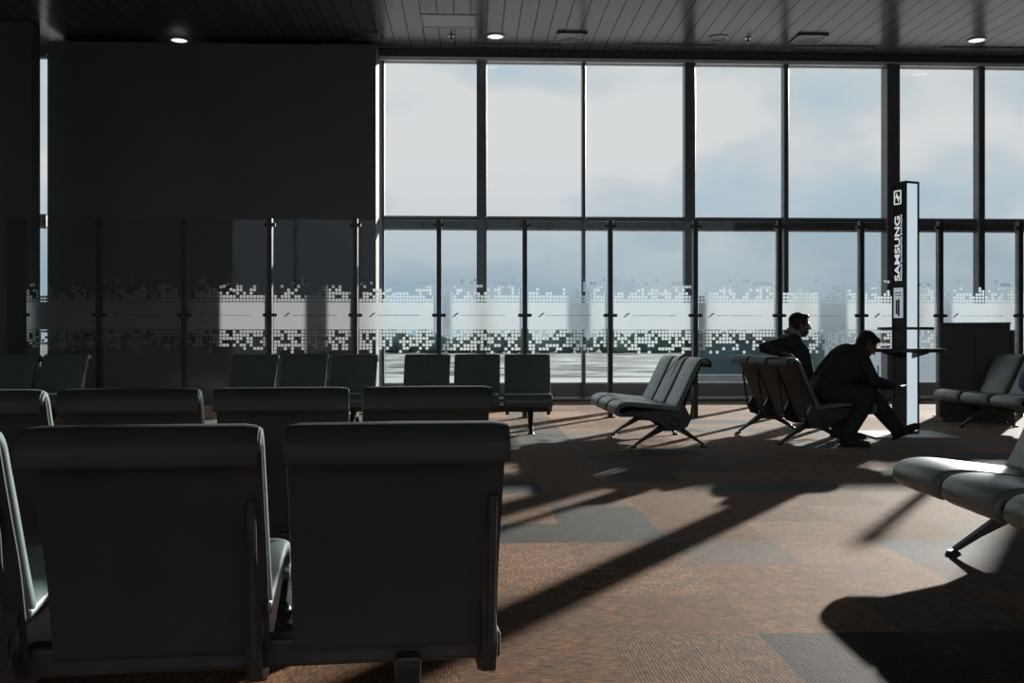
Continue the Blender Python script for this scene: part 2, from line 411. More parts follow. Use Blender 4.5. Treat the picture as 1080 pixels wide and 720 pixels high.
# dark teal low building, pale building with slots, beyond the glass
bA = far(738, 395, 100); bB = far(903, 395, 100)
teal = noise_var(pm('teal_cladding', (.045, .085, .088), .6), .3, .2)
r = thing('service_building', 'low dark teal building with a grey base outside the windows behind the two seated people', 'building', ((bA.x + bB.x) / 2, bA.y, GZ))
w2 = (bB.x - bA.x) / 2
MB().box((-w2, 0, 1.7), (w2, 8, 5.2)).build('wall', teal, r)
MB().box((-w2 - .1, -.3, 0), (w2 + .1, 8, 1.6)).build('plinth', noise_var(pm('grey_render', (.25, .26, .27), .8), .4, .1), r)
MB().box((-w2 - .2, -.4, 1.6), (w2 + .2, 8.1, 1.75)).build('ledge', pm('pale_ledge', (.5, .5, .5), .7), r)
MB().box((-w2 - .3, -.4, 5.2), (w2 + .3, 8.4, 5.5)).build('roof', darkmetal, r)
pA = far(903, 372, 90); pB = far(1100, 372, 90)
pale = noise_var(pm('pale_cladding', (.80, .82, .86), .7), .4, .04)
r = thing('pale_building', 'pale grey building with narrow dark slots outside the windows behind the charging kiosk', 'building', (pA.x, pA.y, GZ))
MB().box((0, 0, 0), (pB.x - pA.x, 8, 6.3)).build('wall', pale, r)
MB().box((-.2, -.3, 6.3), (pB.x - pA.x + .2, 8.2, 6.6)).build('roof', pm('pale_roof', (.6, .6, .62), .6), r)
for px in (916, 920, 926.5):
    q = far(px, 390, 90)
    MB().box((q.x - pA.x - .05, -.04, 1.5), (q.x - pA.x + .05, .05, 2.9)).build('slot', blackmetal, r)

# ------------------------------------------------------------------ ceiling fittings
def ceil_at(px, py): return on_z(px, py, ZC)
lampglow = emit_mat('lamp_glow', (1, .98, .95), 1.1)
def downlight(p, label, lit=True):
    r = thing('downlight', label, 'ceiling light', (p.x, p.y, ZC), group='ceiling downlights')
    ring = MB()
    n = 32; R0, R1 = .115, .15
    a = [];
    for rr, z in ((R0, -.004), (R0, -.014), (R1, -.010), (R1, 0)):
        a.append([ring.bm.verts.new((rr * math.cos(2 * PI * i / n), rr * math.sin(2 * PI * i / n), z)) for i in range(n)])
    for q in range(3):
        for i in range(n): ring.bm.faces.new((a[q][i], a[q][(i + 1) % n], a[q + 1][(i + 1) % n], a[q + 1][i]))
    ring.build('ring', darkmetal, r, smooth=True)
    MB().disc((0, 0, -.008), R0, .006, 32).build('lens', lampglow if lit else blackmetal, r)
    if lit:
        ld = bpy.data.lights.new('lamp', 'AREA'); ld.shape = 'DISK'; ld.size = .22; ld.energy = LAMP_POWER; ld.color = (1, .97, .93)
        lo = bpy.data.objects.new('lamp', ld); COL.objects.link(lo); lo.parent = r; lo.location = (0, 0, -.03)
    return r
downlight(ceil_at(189, 42), 'lit round ceiling downlight at the left above the dark solid wall bay')
downlight(ceil_at(522.5, 38), 'lit round ceiling downlight near the square access panel above the windows')
downlight(ceil_at(1030, 42), 'lit round ceiling downlight farthest right, above the right-hand windows')
downlight(ceil_at(758, 39.5), 'small dark unlit round ceiling fitting beside a sprinkler', lit=False)
def vent(px, py, label):
    p = ceil_at(px, py)
    r = thing('air_diffuser', label, 'air vent', (p.x, p.y, ZC), group='square air diffusers')
    fm = MB(); h = .22
    for a, b in (((-h, -h), (h, -h + .03)), ((-h, h - .03), (h, h)), ((-h, -h), (-h + .03, h)), ((h - .03, -h), (h, h))):
        fm.box((a[0], a[1], -.03), (b[0], b[1], 0))
    fm.build('frame', darkmetal, r)
    sl = MB()
    for k in range(5):
        s = .17 - k * .034
        for a, b in (((-s, -s), (s, -s + .008)), ((-s, s - .008), (s, s)), ((-s, -s), (-s + .008, s)), ((s - .008, -s), (s, s))):
            sl.box((a[0], a[1], -.026 + .003 * k), (b[0], b[1], -.004))
    sl.build('louvre', steel, r)
    MB().box((-.19, -.19, -.004), (.19, .19, -.001)).build('backing', blackmetal, r)
    return r
vent(602, 38, 'square ceiling air diffuser right of the middle lit downlight')
vent(384, 37, 'square ceiling air diffuser in the dark part of the ceiling left of the access panel')
vent(853, 40, 'square ceiling air diffuser right of the dark unlit fitting')
for a, b, y, lab in ((340, 421, 47.5, 'dark linear air slot along the ceiling edge at the left end of the windows'),
                     (500, 591, 47.5, 'dark linear air slot along the ceiling edge beside the middle lit downlight'),
                     (666, 757, 48, 'dark linear air slot along the ceiling edge between the two middle air diffusers'),
                     (832, 922, 49.5, 'dark linear air slot along the ceiling edge under the right-hand diffuser'),
                     (992, 1090, 51, 'dark linear air slot along the ceiling edge under the right-hand lit downlight')):
    p, q = ceil_at(a, y), ceil_at(b, y)
    r = thing('slot_vent', lab, 'air vent', ((p.x + q.x) / 2, (p.y + q.y) / 2, ZC), group='linear air slots')
    hx = (q.x - p.x) / 2
    MB().box((-hx, -.06, -.008), (hx, .06, -.001)).build('backing', blackmetal, r)
    rail = MB().box((-hx, -.07, -.016), (hx, -.06, 0)).box((-hx, .06, -.016), (hx, .07, 0)).box((-hx, -.006, -.014), (hx, .006, 0))
    for u in (-1, -1 / 3, 1 / 3, 1): rail.box((u * hx - .006, -.06, -.014), (u * hx + .006, .06, 0))
    rail.build('frame', darkmetal, r)
for px, py, lab in ((476, 37.5, 'small ceiling sprinkler below the square access panel'), (789, 40, 'small ceiling sprinkler right of the dark unlit fitting')):
    p = ceil_at(px, py)
    r = thing('sprinkler', lab, 'sprinkler', (p.x, p.y, ZC), group='ceiling sprinklers')
    MB().disc((0, 0, -.012), .05, .012, 20).build('escutcheon', steel, r, smooth=True)
    MB().disc((0, 0, -.06), .014, .05, 12).disc((0, 0, -.07), .03, .004, 12).build('head', blackmetal, r)
p0, p1 = ceil_at(449, 28.5), ceil_at(499, 15.5)
r = thing('access_panel', 'square access hatch set in the ceiling planks left of the middle lit downlight', 'hatch', ((p0.x + p1.x) / 2, (p0.y + p1.y) / 2, ZC))
hx, hy = abs(p1.x - p0.x) / 2 + .05, abs(p1.y - p0.y) / 2
e_ = MB()
for a, b in (((-hx, -hy), (hx, -hy + .014)), ((-hx, hy - .02), (hx, hy)), ((-hx, -hy), (-hx + .01, hy)), ((hx - .01, -hy), (hx, hy))):
    e_.box((a[0], a[1], -.006), (b[0], b[1], 0))
e_.build('gap_frame', blackmetal, r)
MB().box((-hx + .03, -hy + .03, -.004), (hx - .03, hy - .03, -.001)).build('leaf', pm('hatch_grey', (.11, .115, .125), .3), r)

# ------------------------------------------------------------------ glass partition
posts = [18, 105, 195, 285, 375, 463, 553.5, 643.5, 733, 821.5, 908, 991, 1075, 1160]
px_x = [on_y(p, 355, YP).x for p in posts]
z_ptop = on_y(640, 232, YP).z; z_clip = on_y(640, 332.5, YP).z
part = thing('glass_partition', 'low glass partition with dark posts and a frosted band of white squares before the windows', 'partition', (0, YP, 0))
zb1 = on_y(640, 319, YP).z; zb0 = on_y(640, 347.5, YP).z
for i, x in enumerate(px_x):
    w = .10 if i == 0 else .028
    po = MB().box((x - w, -.05, 0), (x + w, .05, z_ptop)).build('post', blackmetal if i else darkwall, part, bevel=.004)
    MB().box((x - w - .03, -.07, 0), (x + w + .03, .07, .012)).build('foot_plate', blackmetal, po)
    for s in (-1, 1):
        if (i == 0 and s < 0) or (i == len(px_x) - 1 and s > 0): continue
        MB().tube((x + s * w, -.02, z_clip), (x + s * (w + .055), -.02, z_clip), .020, None, 12).build('clip', blackmetal, po, smooth=True)
        MB().box((x + s * w - .005, -.045, z_ptop - .10), (x + s * (w + .04), .0, z_ptop - .06)).build('top_clip', blackmetal, po)
rnd = random.Random(11)
def square(bm, cx, cz, h, y):
    c = h * .42; vs = []
    for u, v in ((-h + c, -h), (h - c, -h), (h, -h + c), (h, h - c), (h - c, h), (-h + c, h), (-h, h - c), (-h, -h + c)):
        vs.append(bm.verts.new((cx + u, y, cz + v)))
    bm.faces.new(vs)
filmtext = pm('film_print', (.16, .16, .17), .7)
for i in range(len(px_x) - 1):
    x0, x1 = px_x[i] + (.10 if i == 0 else .028) + .006, px_x[i + 1] - .034
    pane = MB().box((x0, -.006, .08), (x1, .006, z_ptop - .015)).build('glass_panel', partglass, part)
    fb = MB(); bm = fb.bm; yf = -.009
    n = 23; pitch = (x1 - x0 - .02) / n; h = pitch * .43
    vs = [bm.verts.new(q) for q in ((x0 + .01, yf, zb0), (x1 - .01, yf, zb0), (x1 - .01, yf, zb1), (x0 + .01, yf, zb1))]
    bm.faces.new(vs)
    hgt = [0] * n
    for j in range(n): hgt[j] = 2 + (1 if rnd.random() < .55 else 0)
    b0 = rnd.choice((14, 15, 16, 17)); bh = rnd.choice((5, 6, 6))
    for j in range(b0, min(n, b0 + 6)): hgt[j] = bh if j < b0 + 4 else bh - 1
    for j in range(n):
        cx = x0 + .01 + pitch * (j + .5)
        for k in range(8):
            cz = zb1 + .006 + pitch * (k + .5)
            if k < hgt[j]:
                if k < 1 or rnd.random() < (.78 if not (b0 <= j < b0 + 6 and 1 < k < hgt[j] - 1) else .55): square(bm, cx, cz, h, yf)
            elif k <= 6 and rnd.random() < (.32, .30, .24, .18, .12, .10, .09, .08)[k]:
                square(bm, cx + rnd.uniform(-.2, .2) * pitch, cz + rnd.uniform(-.2, .2) * pitch, h, yf)
        for k in range(7):
            cz = zb0 - .006 - pitch * (k + .5)
            if rnd.random() < (.88, .72, .60, .62, .55, .42, .10)[k]:
                square(bm, cx + (rnd.uniform(-.1, .1) * pitch if k > 4 else 0), cz, h, yf)
    me = bpy.data.meshes.new('frosted_film'); bm.to_mesh(me); bm.free(); me.materials.append(film)
    fo = bpy.data.objects.new('frosted_film', me); COL.objects.link(fo); fo.parent = pane
    # the faint printed leaf mark and its hair-thin line of lettering
    if i:
        tx = MB(); b_ = tx.bm; zt = z_clip + .0; xl = x0 + .13
        def quad(pts): b_.faces.new([b_.verts.new((u, yf - .003, v)) for u, v in pts])
        quad([(xl, zt - .022), (xl + .02, zt - .024), (xl + .05, zt + .004), (xl + .03, zt + .006)])
        quad([(xl + .028, zt + .004), (xl + .05, zt + .002), (xl + .085, zt + .03), (xl + .05, zt + .027)])
        u = xl + .11
        while u < x1 - .20:
            wd = rnd.uniform(.008, .02); hh = rnd.choice((.006, .006, .009))
            quad([(u, zt - .006), (u + wd, zt - .006), (u + wd, zt - .006 + hh), (u, zt - .006 + hh)]); u += wd + rnd.choice((.004, .004, .012))
        tx.build('printed_mark', filmtext, fo)

# ------------------------------------------------------------------ gang benches
SEATW, PITCH = .492, .54
def shell(center, thick, w, mat, name, parent, y, e_in=.7):
    """a padded strip: centre line in xz with thickness, lofted across its width with softened edges"""
    pts = bez(center, 5); n = len(pts)
    nrm = []
    for i in range(n):
        a = pts[max(0, i - 1)]; b = pts[min(n - 1, i + 1)]
        d = Vector((b[0] - a[0], b[1] - a[1])).normalized(); nrm.append(Vector((-d.y, d.x)))
    mb = MB(); st = [(-.5, .45), (-.5 + .012 / w, .82), (-.5 + .035 / w, 1.0), (0, 1.06), (.5 - .035 / w, 1.0), (.5 - .012 / w, .82), (.5, .45)]
    rings = []
    for f, k in st:
        loop = []
        up = [Vector(pts[i]) + nrm[i] * thick(i / (n - 1)) * .5 * k for i in range(n)]
        dn = [Vector(pts[i]) - nrm[i] * thick(i / (n - 1)) * .5 * k for i in range(n)]
        d0 = (Vector(pts[0]) - Vector(pts[1])).normalized(); d1 = (Vector(pts[-1]) - Vector(pts[-2])).normalized()
        lp = [Vector(pts[0]) + d0 * thick(0) * .35 * k] + up + [Vector(pts[-1]) + d1 * thick(1) * .35 * k] + dn[::-1]
        rings.append([mb.bm.verts.new((q.x, y + f * w, q.y)) for q in lp])
    m = len(rings[0])
    for a, b in zip(rings, rings[1:]):
        for i in range(m): mb.bm.faces.new((a[i], b[i], b[(i + 1) % m], a[(i + 1) % m]))
    mb.bm.faces.new(rings[0]); mb.bm.faces.new(rings[-1][::-1])
    return mb.build(name, mat, parent, smooth=True, angle=60)
SEAT_C = [(-.055, .355), (.06, .365), (.22, .385), (.36, .402), (.45, .398), (.497, .372), (.505, .33), (.47, .305)]
BACK_C = [(-.035, .37), (-.095, .49), (-.15, .61), (-.198, .71), (-.225, .765), (-.258, .792), (-.285, .785), (-.30, .762)]
SHELL_C = [(-.07, .255), (-.09, .36), (-.128, .49), (-.182, .61), (-.228, .715), (-.252, .772), (-.270, .800), (-.300, .800), (-.328, .770), (-.330, .730)]
def bracket(mb, y, t=.036):
    for pts in ([(.43, .325), (.20, .352), (.02, .34), (-.03, .352), (-.075, .43), (-.155, .275), (-.12, .20), (-.03, .172), (.07, .178), (.14, .235), (.30, .285)],):
        mb.prism(pts, y - t / 2, y + t / 2, 'y')
def make_bench(n, frames, label, group=None):
    root = thing('gang_bench', label, 'bench', group=group)
    half = (n - 1) / 2 * PITCH
    for i in range(n):
        y = -half + i * PITCH
        shell(SEAT_C, lambda t: .052 - .016 * t, SEATW, leather, 'seat', root, y)
        shell(BACK_C, lambda t: .046 - .012 * t, SEATW, leather, 'backrest', root, y)
        shell(SHELL_C, lambda t: .014, SEATW - .006, shellmat, 'back_shell', root, y)
        MB().prism([(.47, .315), (.40, .345), (.10, .335), (-.03, .335), (-.03, .315), (.10, .306), (.40, .29), (.47, .29)], y - SEATW * .44, y + SEATW * .44).build('seat_pan', blackmetal, root)
    bm_ = MB().box((-.045, -half - .26, .205), (.03, half + .26, .275)).build('beam', blackmetal, root, bevel=.012)
    ys = [-half - .27 + PITCH * k for k in range(n + 1)]
    for k, y in enumerate(ys):
        b = MB(); bracket(b, (y - math.copysign(.05, y) if k in (0, n) else y + .055)); br = b.build('side_bracket', blackmetal, root, bevel=.006)
        MB().tube((-.205, (y - math.copysign(.05, y) if k in (0, n) else y + .055), .635), (-.15, (y - math.copysign(.05, y) if k in (0, n) else y + .055), .27), .0115, None, 10).tube((-.205, (y - math.copysign(.05, y) if k in (0, n) else y + .055), .635), (-.18, (y - math.copysign(.05, y) if k in (0, n) else y + .055), .655), .0115, None, 10).build('back_strut', blackmetal, br, smooth=True)
    for y in frames:
        for s in (1, -1):
            l = MB()
            l.bar((s * .035 - .01, y, .215), (s * .315, y, .022), .058, .040, .036, .020)
            l.bar((s * .05 - .01, y, .165), (s * .25, y, .058), .022, .016, .016, .012)
            lg = l.build('leg', blackmetal, root, bevel=.004)
            MB().disc((s * .32, y, 0), .036, .018, 16, .026).build('foot', blackmetal, lg, smooth=True)
        MB().prism([(-.10, .235), (.08, .235), (.06, .15), (-.08, .15)], y - .03, y + .03).build('leg_hub', blackmetal, root, bevel=.008)
    return root
def place(root, xc, zc, facing, z=0):
    """facing: the seat's direction in the camera frame (right, ahead)"""
    root.location = cw(xc, zc, z); f = cw(*facing); root.rotation_euler = (0, 0, math.atan2(f.y, f.x))
FR = (-.57, .57)
# bench A: lit bench facing left in the middle
b_mid = make_bench(3, FR, 'grey three-seat gang bench in side view, facing left in the middle of the sunlit carpet', 'three-seat gang benches')
place(b_mid, 1.385, 9.58, (-1, -.065))
def another(label, xc, zc, facing):
    b = copy_tree(b_mid); b['label'] = label; place(b, xc, zc, facing); return b
b_men = another('three-seat gang bench carrying the two seated people, seen from behind', 2.73, 9.80, (1, .11))
b_right = another('grey-green bench before the black cabinet, with a blue bag on it', 5.33, 10.45, (-.99, -.107))
b_near = another('large grey bench in the right foreground, cut off by the edge of the photo', 2.35, 4.01, (-1, 0))
b_farA = another('black bench facing the camera in front of the dark solid wall bay', -2.24, 10.55, (.0, -1))
b_farB = another('black bench facing the camera, its three backs silhouetted against the first bright windows', -.375, 10.55, (.0, -1))
b_farC = another('black bench facing the camera at the left edge, near the bright window slit', -5.35, 10.5, (.0, -1))
a_ = math.radians(9)
b_row = make_bench(4, (-.27, .27), 'black four-back bench seen from behind, second row in front of the nearest bench')
cx = (303 - 540) * 3.98 / 1050
place(b_row, cx - .27 * math.cos(a_), 3.98 - .27 * math.sin(a_), (-math.sin(a_), math.cos(a_)))
a_ = math.radians(8)
b_front = another('nearest black bench, seen from behind at lower left, its backs the biggest', 0, 0, (-math.sin(a_), math.cos(a_)))
cx = (420 - 540) * 2.17 / 1050
place(b_front, cx - .54 * math.cos(a_) - .30 * math.sin(a_), 2.17 + .30 - .54 * math.sin(a_), (-math.sin(a_), math.cos(a_)))

# ------------------------------------------------------------------ charging kiosk
kp = cw((955 - 540) * 10.1 / 1050, 10.1)
kz = 2.56
kio = thing('charging_kiosk', 'tall slim phone charging column with a glowing side, table disc and vertical white lettering', 'charging station', kp, -TH + math.radians(-47))
kw = .082                                    # half side
navy = pm('kiosk_navy', (.022, .028, .042), .35, .5)
MB().box((-kw + .004, -kw + .004, .02), (kw - .004, kw - .004, kz - .004)).build('core', navy, kio)
fr_ = MB()
for sx_ in (-1, 1):
    for sy_ in (-1, 1): fr_.box((sx_ * kw - .010, sy_ * kw - .010, .02), (sx_ * kw + .010, sy_ * kw + .010, kz))
fr_.box((-kw - .01, -kw - .01, kz - .012), (kw + .01, kw + .01, kz + .004))
fr_.build('frame', blackmetal, kio)
kio.rotation_euler = (0, 0, math.radians(45 - 21.6) - TH)
glow = emit_mat('lightbox_glow', (.53, .635, .70), 1.0)
MB().box((-kw + .014, -kw - .006, .05), (kw - .014, -kw + .002, kz - .02)).build('lightbox', glow, kio)
lettering = emit_mat('lettering_lit', (.62, .66, .70), .95)
def text_mesh(s, size, bold_off, M, mat, name, parent, stretch=1.0, align='LEFT'):
    cu = bpy.data.curves.new(name, 'FONT'); cu.body = s; cu.size = size; cu.offset = bold_off; cu.extrude = .0015
    cu.align_x = align
    o = bpy.data.objects.new(name, cu); COL.objects.link(o)
    dg = bpy.context.evaluated_depsgraph_get(); dg.update()
    me = bpy.data.meshes.new_from_object(o.evaluated_get(dg)); bpy.data.objects.remove(o)
    me.materials.clear(); me.materials.append(mat)
    xsz = max(v.co.x for v in me.vertices) - min(v.co.x for v in me.vertices)
    me.transform(Matrix.Diagonal((stretch / xsz if stretch else 1, 1, 1, 1)))
    me.transform(M)
    q = bpy.data.objects.new(name, me); COL.objects.link(q); q.parent = parent; return q
def zk(py): return 1 - (py - HOR) / 1050 * 10.0
def yk(px): return kw - (px - 935.5) / 13.0 * 2 * kw      # across the dark face, image left to right
def face(y, z): return Matrix.Translation((-kw - .003, y, z)) @ Matrix(((0, 0, -1, 0), (0, 1, 0, 0), (1, 0, 0, 0), (0, 0, 0, 1)))
MB().box((-kw - .003, -kw + .012, .05), (-kw + .004, kw - .012, kz - .02)).build('front_panel', navy, kio)
text_mesh('SAMSUNG', .094, .0022, face(yk(942.6), zk(296)), lettering, 'lettering', kio, zk(227) - zk(296))
text_mesh('MOBILE CHARGING STATION', .024, .0006, face(yk(945.0), zk(296)), lettering, 'lettering', kio, zk(226) - zk(296))
ic = MB(); zc_, yc_ = zk(207), yk(940.6); a = .066; b = .042
def P(y, z): return (-kw - .0055, yc_ + y, zc_ + z)
def ribbon(pts, w):
    for p, q in zip(pts, pts[1:]):
        ic.bar(P(*p), P(*q), w, .003, side=(0, q[1] - p[1], p[0] - q[0]) if False else tuple(Vector((1, 0, 0)).cross(Vector((0, q[0] - p[0], q[1] - p[1])).normalized())))
ribbon([(-b, -a), (b, -a), (b, a), (-b, a), (-b, -a)], .013)
ic.prism([(yc_ + .010, zc_ + .048), (yc_ + .030, zc_ - .008), (yc_ + .004, zc_ - .004), (yc_ - .010, zc_ - .050), (yc_ - .030, zc_ + .010), (yc_ - .004, zc_ + .006)], -kw - .007, -kw - .003, 'x')
ic.build('charging_symbol', lettering, kio)
po = MB().box((-kw - .007, yk(946.2), zk(335)), (-kw - .003, yk(936.6), zk(303))).build('poster', emit_mat('poster_lit', (.36, .41, .46), .9), kio)
MB().box((-kw - .009, yk(943), zk(333)), (-kw - .007, yk(941), zk(315))).box((-kw - .009, yk(940.6), zk(331)), (-kw - .007, yk(938.8), zk(316))).build('pictured_phone', pm('poster_dark', (.05, .05, .06), .4), po)
MB().box((-kw - .009, yk(945), zk(309)), (-kw - .007, yk(938), zk(308))).box((-kw - .009, yk(945), zk(311.5)), (-kw - .007, yk(938), zk(310.8))).build('printed_line', pm('poster_grey', (.2, .2, .22), .4), po)
soc = MB()
for k, py in enumerate((351, 355, 359)):
    for yy in (-.038, 0, .038): soc.box((-kw - .005, yy - .013, zk(py) - .010), (-kw - .002, yy + .013, zk(py) + .010))
soc.build('socket', pm('socket_grey', (.10, .10, .11), .4), kio)
tb = MB().disc((0, 0, .845), .385, .036, 48).build('table_top', blackmetal, kio, smooth=True, bevel=.004)
sh = MB().disc((0, 0, 1.070), .27, .026, 40).build('shelf', blackmetal, kio, smooth=True)
gs = MB()
for dx, dy in ((1, 0), (-1, 0), (0, 1), (0, -1)):
    t = Vector((dx, dy, 0)); u = Vector((-dy, dx, 0)) * .006
    A = [t * kw + Vector((0, 0, .845)), t * .30 + Vector((0, 0, .845)), t * .30 + Vector((0, 0, .835)), t * kw + Vector((0, 0, .78))]
    v0 = [gs.bm.verts.new(p + u) for p in A]; v1 = [gs.bm.verts.new(p - u) for p in A]
    gs.bm.faces.new(v0); gs.bm.faces.new(v1[::-1])
    for i in range(4): gs.bm.faces.new((v0[i], v1[i], v1[(i + 1) % 4], v0[(i + 1) % 4]))
gs.build('gusset', blackmetal, tb)
bp_ = MB().box((-.44, -.36, 0), (.40, .36, .018), rot=Matrix.Rotation(math.radians(-45 + 21.6), 4, 'Z')).build('base_plate', pm('plate_pale', (.6, .6, .6), .45), kio, bevel=.006)

# ------------------------------------------------------------------ black cabinet, blue bag
cA = at_depth(990, 340, 11.62); cB = at_depth(1064, 340, 11.62)
CROT = -TH - math.atan((1027 - 540) / 1050)
cab = thing('cabinet', 'tall plain black cabinet standing behind the right-hand bench, before the glass partition', 'cabinet', ((cA.x + cB.x) / 2, (cA.y + cB.y) / 2 - .02, 0), CROT)
hw = (cB.x - cA.x) / 2 * math.cos(CROT + TH); ht = cA.z
MB().box((-hw, 0, .05), (hw, .38, ht - .03)).build('body', blackboard, cab, bevel=.006)
MB().box((-hw - .005, -.015, ht - .03), (hw + .005, .385, ht)).build('top', blackboard, cab, bevel=.004)
MB().box((-hw + .02, -.012, .08), (-.004, 0, ht - .05)).build('door', blackboard, cab, bevel=.003)
MB().box((.004, -.012, .08), (hw - .02, 0, ht - .05)).build('door', blackboard, cab, bevel=.003)
MB().box((-hw + .03, .03, 0), (hw - .03, .36, .05)).build('plinth', blackmetal, cab)
MB().box((hw + .008, .05, .0), (hw + .05, .36, ht - .09)).build('side_board', blackboard, cab, bevel=.003)

bluecloth = noise_var(pm('blue_cloth', (.09, .13, .28), .7), 20, .3, bump=.3)
def bench_pt(b, x, y, z):
    return Matrix.Translation(b.location) @ Matrix.Rotation(b.rotation_euler.z, 4, 'Z') @ Vector((x, y, z))
bp = bench_pt(b_right, .02, .20, .405)
bag = thing('bag', 'small blue cloth bag propped on the middle seat of the grey-green bench', 'bag', bp, b_right.rotation_euler.z)
sb = MB(); sb.ell((0, 0, .15), (.10, .17, .15), u=20, v=14)
for v in sb.bm.verts:
    v.co.z = max(v.co.z, .006); v.co.x *= 1 - .25 * (v.co.z / .3); v.co.x -= .12 * v.co.z
sb.build('body', bluecloth, bag, smooth=True)
hd = MB(); pr = None
for k in range(13):
    t = PI * k / 12; p = Vector((-.035, .08 * math.cos(t), .285 + .07 * math.sin(t)))
    if pr: hd.tube(pr, p, .007, None, 8)
    pr = p
hd.build('handle', bluecloth, bag, smooth=True)

# ------------------------------------------------------------------ the two seated people
skin = noise_var(pm('skin', (.20, .13, .095), .5, .4), 12, .08)
hairm = noise_var(pm('hair', (.03, .028, .026), .55, .4), 90, .4, bump=.4, bscale=300)
shirt_dark = noise_var(pm('shirt_dark', (.06, .06, .065), .85, .2), 20, .15)
shirt_black = noise_var(pm('jacket_black', (.055, .055, .058), .8, .2), 20, .15)
trouser = noise_var(pm('trousers', (.055, .056, .06), .85, .2), 25, .15)
collarm = pm('collar_white', (.4, .4, .4), .8, .2)
shoem = pm('shoe_black', (.05, .05, .05), .45, .4)

def remeshed(mb, name, mat, parent, voxel, smooth_it=4):
    bmesh.ops.recalc_face_normals(mb.bm, faces=mb.bm.faces[:])
    me = bpy.data.meshes.new(name); mb.bm.to_mesh(me); mb.bm.free()
    o = bpy.data.objects.new(name, me); COL.objects.link(o)
    r = o.modifiers.new('r', 'REMESH'); r.mode = 'VOXEL'; r.voxel_size = voxel; r.use_smooth_shade = True
    if smooth_it:
        s = o.modifiers.new('s', 'SMOOTH'); s.factor = .5; s.iterations = smooth_it
    dg = bpy.context.evaluated_depsgraph_get(); dg.update()
    m2 = bpy.data.meshes.new_from_object(o.evaluated_get(dg)); bpy.data.objects.remove(o)
    m2.materials.clear(); m2.materials.append(mat)
    for p in m2.polygons: p.use_smooth = True
    q = bpy.data.objects.new(name, m2); COL.objects.link(q); q.parent = parent; return q

def frame(fwd, up):
    f = Vector(fwd).normalized(); u = Vector(up); u = (u - f * u.dot(f)).normalized(); l = u.cross(f)
    return Matrix((f, l, u)).transposed().to_4x4()          # columns: forward, left, up
def head(mb, c, R):
    """face along local +x, up +z, real size: 0.24 tall"""
    def E(p, r, tilt=0): mb.ell(Vector(c) + (R @ Vector(p)), r, R @ Matrix.Rotation(tilt, 4, 'Y'), 20, 14)
    E((-.012, 0, .030), (.094, .074, .086)); E((.030, 0, -.030), (.058, .056, .084)); E((.048, 0, -.078), (.036, .036, .030))
    E((.020, 0, -.050), (.062, .060, .050)); E((.070, 0, .020), (.022, .050, .018))
    E((.094, 0, -.012), (.013, .013, .022), .35); E((.106, 0, -.026), (.012, .016, .010))
    E((.080, 0, -.056), (.014, .024, .007)); E((.078, 0, -.067), (.014, .021, .007))
    for s in (-1, 1):
        E((.074, s * .030, .004), (.010, .014, .008)); E((-.008, s * .076, -.010), (.020, .010, .032)); E((.055, s * .045, -.018), (.022, .016, .018))
def hair(mb, c, R):
    def E(p, r): mb.ell(Vector(c) + (R @ Vector(p)), r, R, 20, 14)
    E((-.020, 0, .052), (.095, .079, .078)); E((-.048, 0, .010), (.062, .076, .075)); E((.045, 0, .092), (.045, .058, .026))
    for s in (-1, 1): E((-.005, s * .066, .030), (.040, .014, .045))
def hand(mb, wrist, R, side, curl=.5, scale=1.0):
    """palm along local +x, back of the hand +z; side = +1 when the thumb lies at local +y"""
    w = Vector(wrist)
    def T(p): return w + (R @ (Vector(p) * scale))
    mb.ell(T((.045, 0, 0)), (.050 * scale, .040 * scale, .016 * scale), R, 14, 10)
    mb.ell(T((.015, 0, 0)), (.030 * scale, .028 * scale, .018 * scale), R, 12, 8)
    for k, (yy, ln) in enumerate(((.030, .072), (.011, .082), (-.009, .077), (-.028, .060))):
        p = Vector((.084 - .004 * abs(k - 1), yy * side, 0)); an = -.15
        for seg, fr in enumerate((.45, .32, .23)):
            an -= curl * (.55 + .35 * seg); q = p + Vector((math.cos(an), 0, math.sin(an))) * ln * fr
            mb.cap(T(p), T(q), (.0092 - .0012 * seg) * scale, (.0084 - .0012 * seg) * scale, 10); p = q
    p = Vector((.018, .030 * side, -.004))
    for d, ln, r in (((.62, .70 * side, -.30), .042, .0115), ((.90, .35 * side, -.35), .032, .0098), ((.95, .05 * side, -.40), .026, .0085)):
        q = p + Vector(d).normalized() * ln; mb.cap(T(p), T(q), r * scale, r * .92 * scale, 10); p = q
def shoe(parent, heel, toe_dir, up):
    R = frame(toe_dir, up)
    mb = MB(); H = Vector(heel)
    def T(p): return H + (R @ Vector(p))
    mb.ell(T((.045, 0, .045)), (.062, .040, .046), R); mb.cap(T((.05, 0, .034)), T((.20, 0, .026)), .040, .034); mb.ell(T((.215, 0, .028)), (.055, .042, .026), R)
    mb.cap(T((.03, 0, .06)), T((.02, 0, .11)), .040, .042)
    s = remeshed(mb, 'shoe', shoem, parent, .008, 5)
    so = MB()
    out = [(-.02, .0), (-.012, .03), (.04, .036), (.12, .036), (.20, .048), (.25, .038), (.278, 0), (.25, -.038), (.20, -.048), (.12, -.036), (.04, -.036), (-.012, -.03)]
    A = [so.bm.verts.new(T((u, v, -.002))) for u, v in out]; B = [so.bm.verts.new(T((u, v, .016))) for u, v in out]
    so.bm.faces.new(A[::-1]); so.bm.faces.new(B)
    for i in range(len(out)): so.bm.faces.new((A[i], A[(i + 1) % len(out)], B[(i + 1) % len(out)], B[i]))
    so.build('sole', rubber, s)

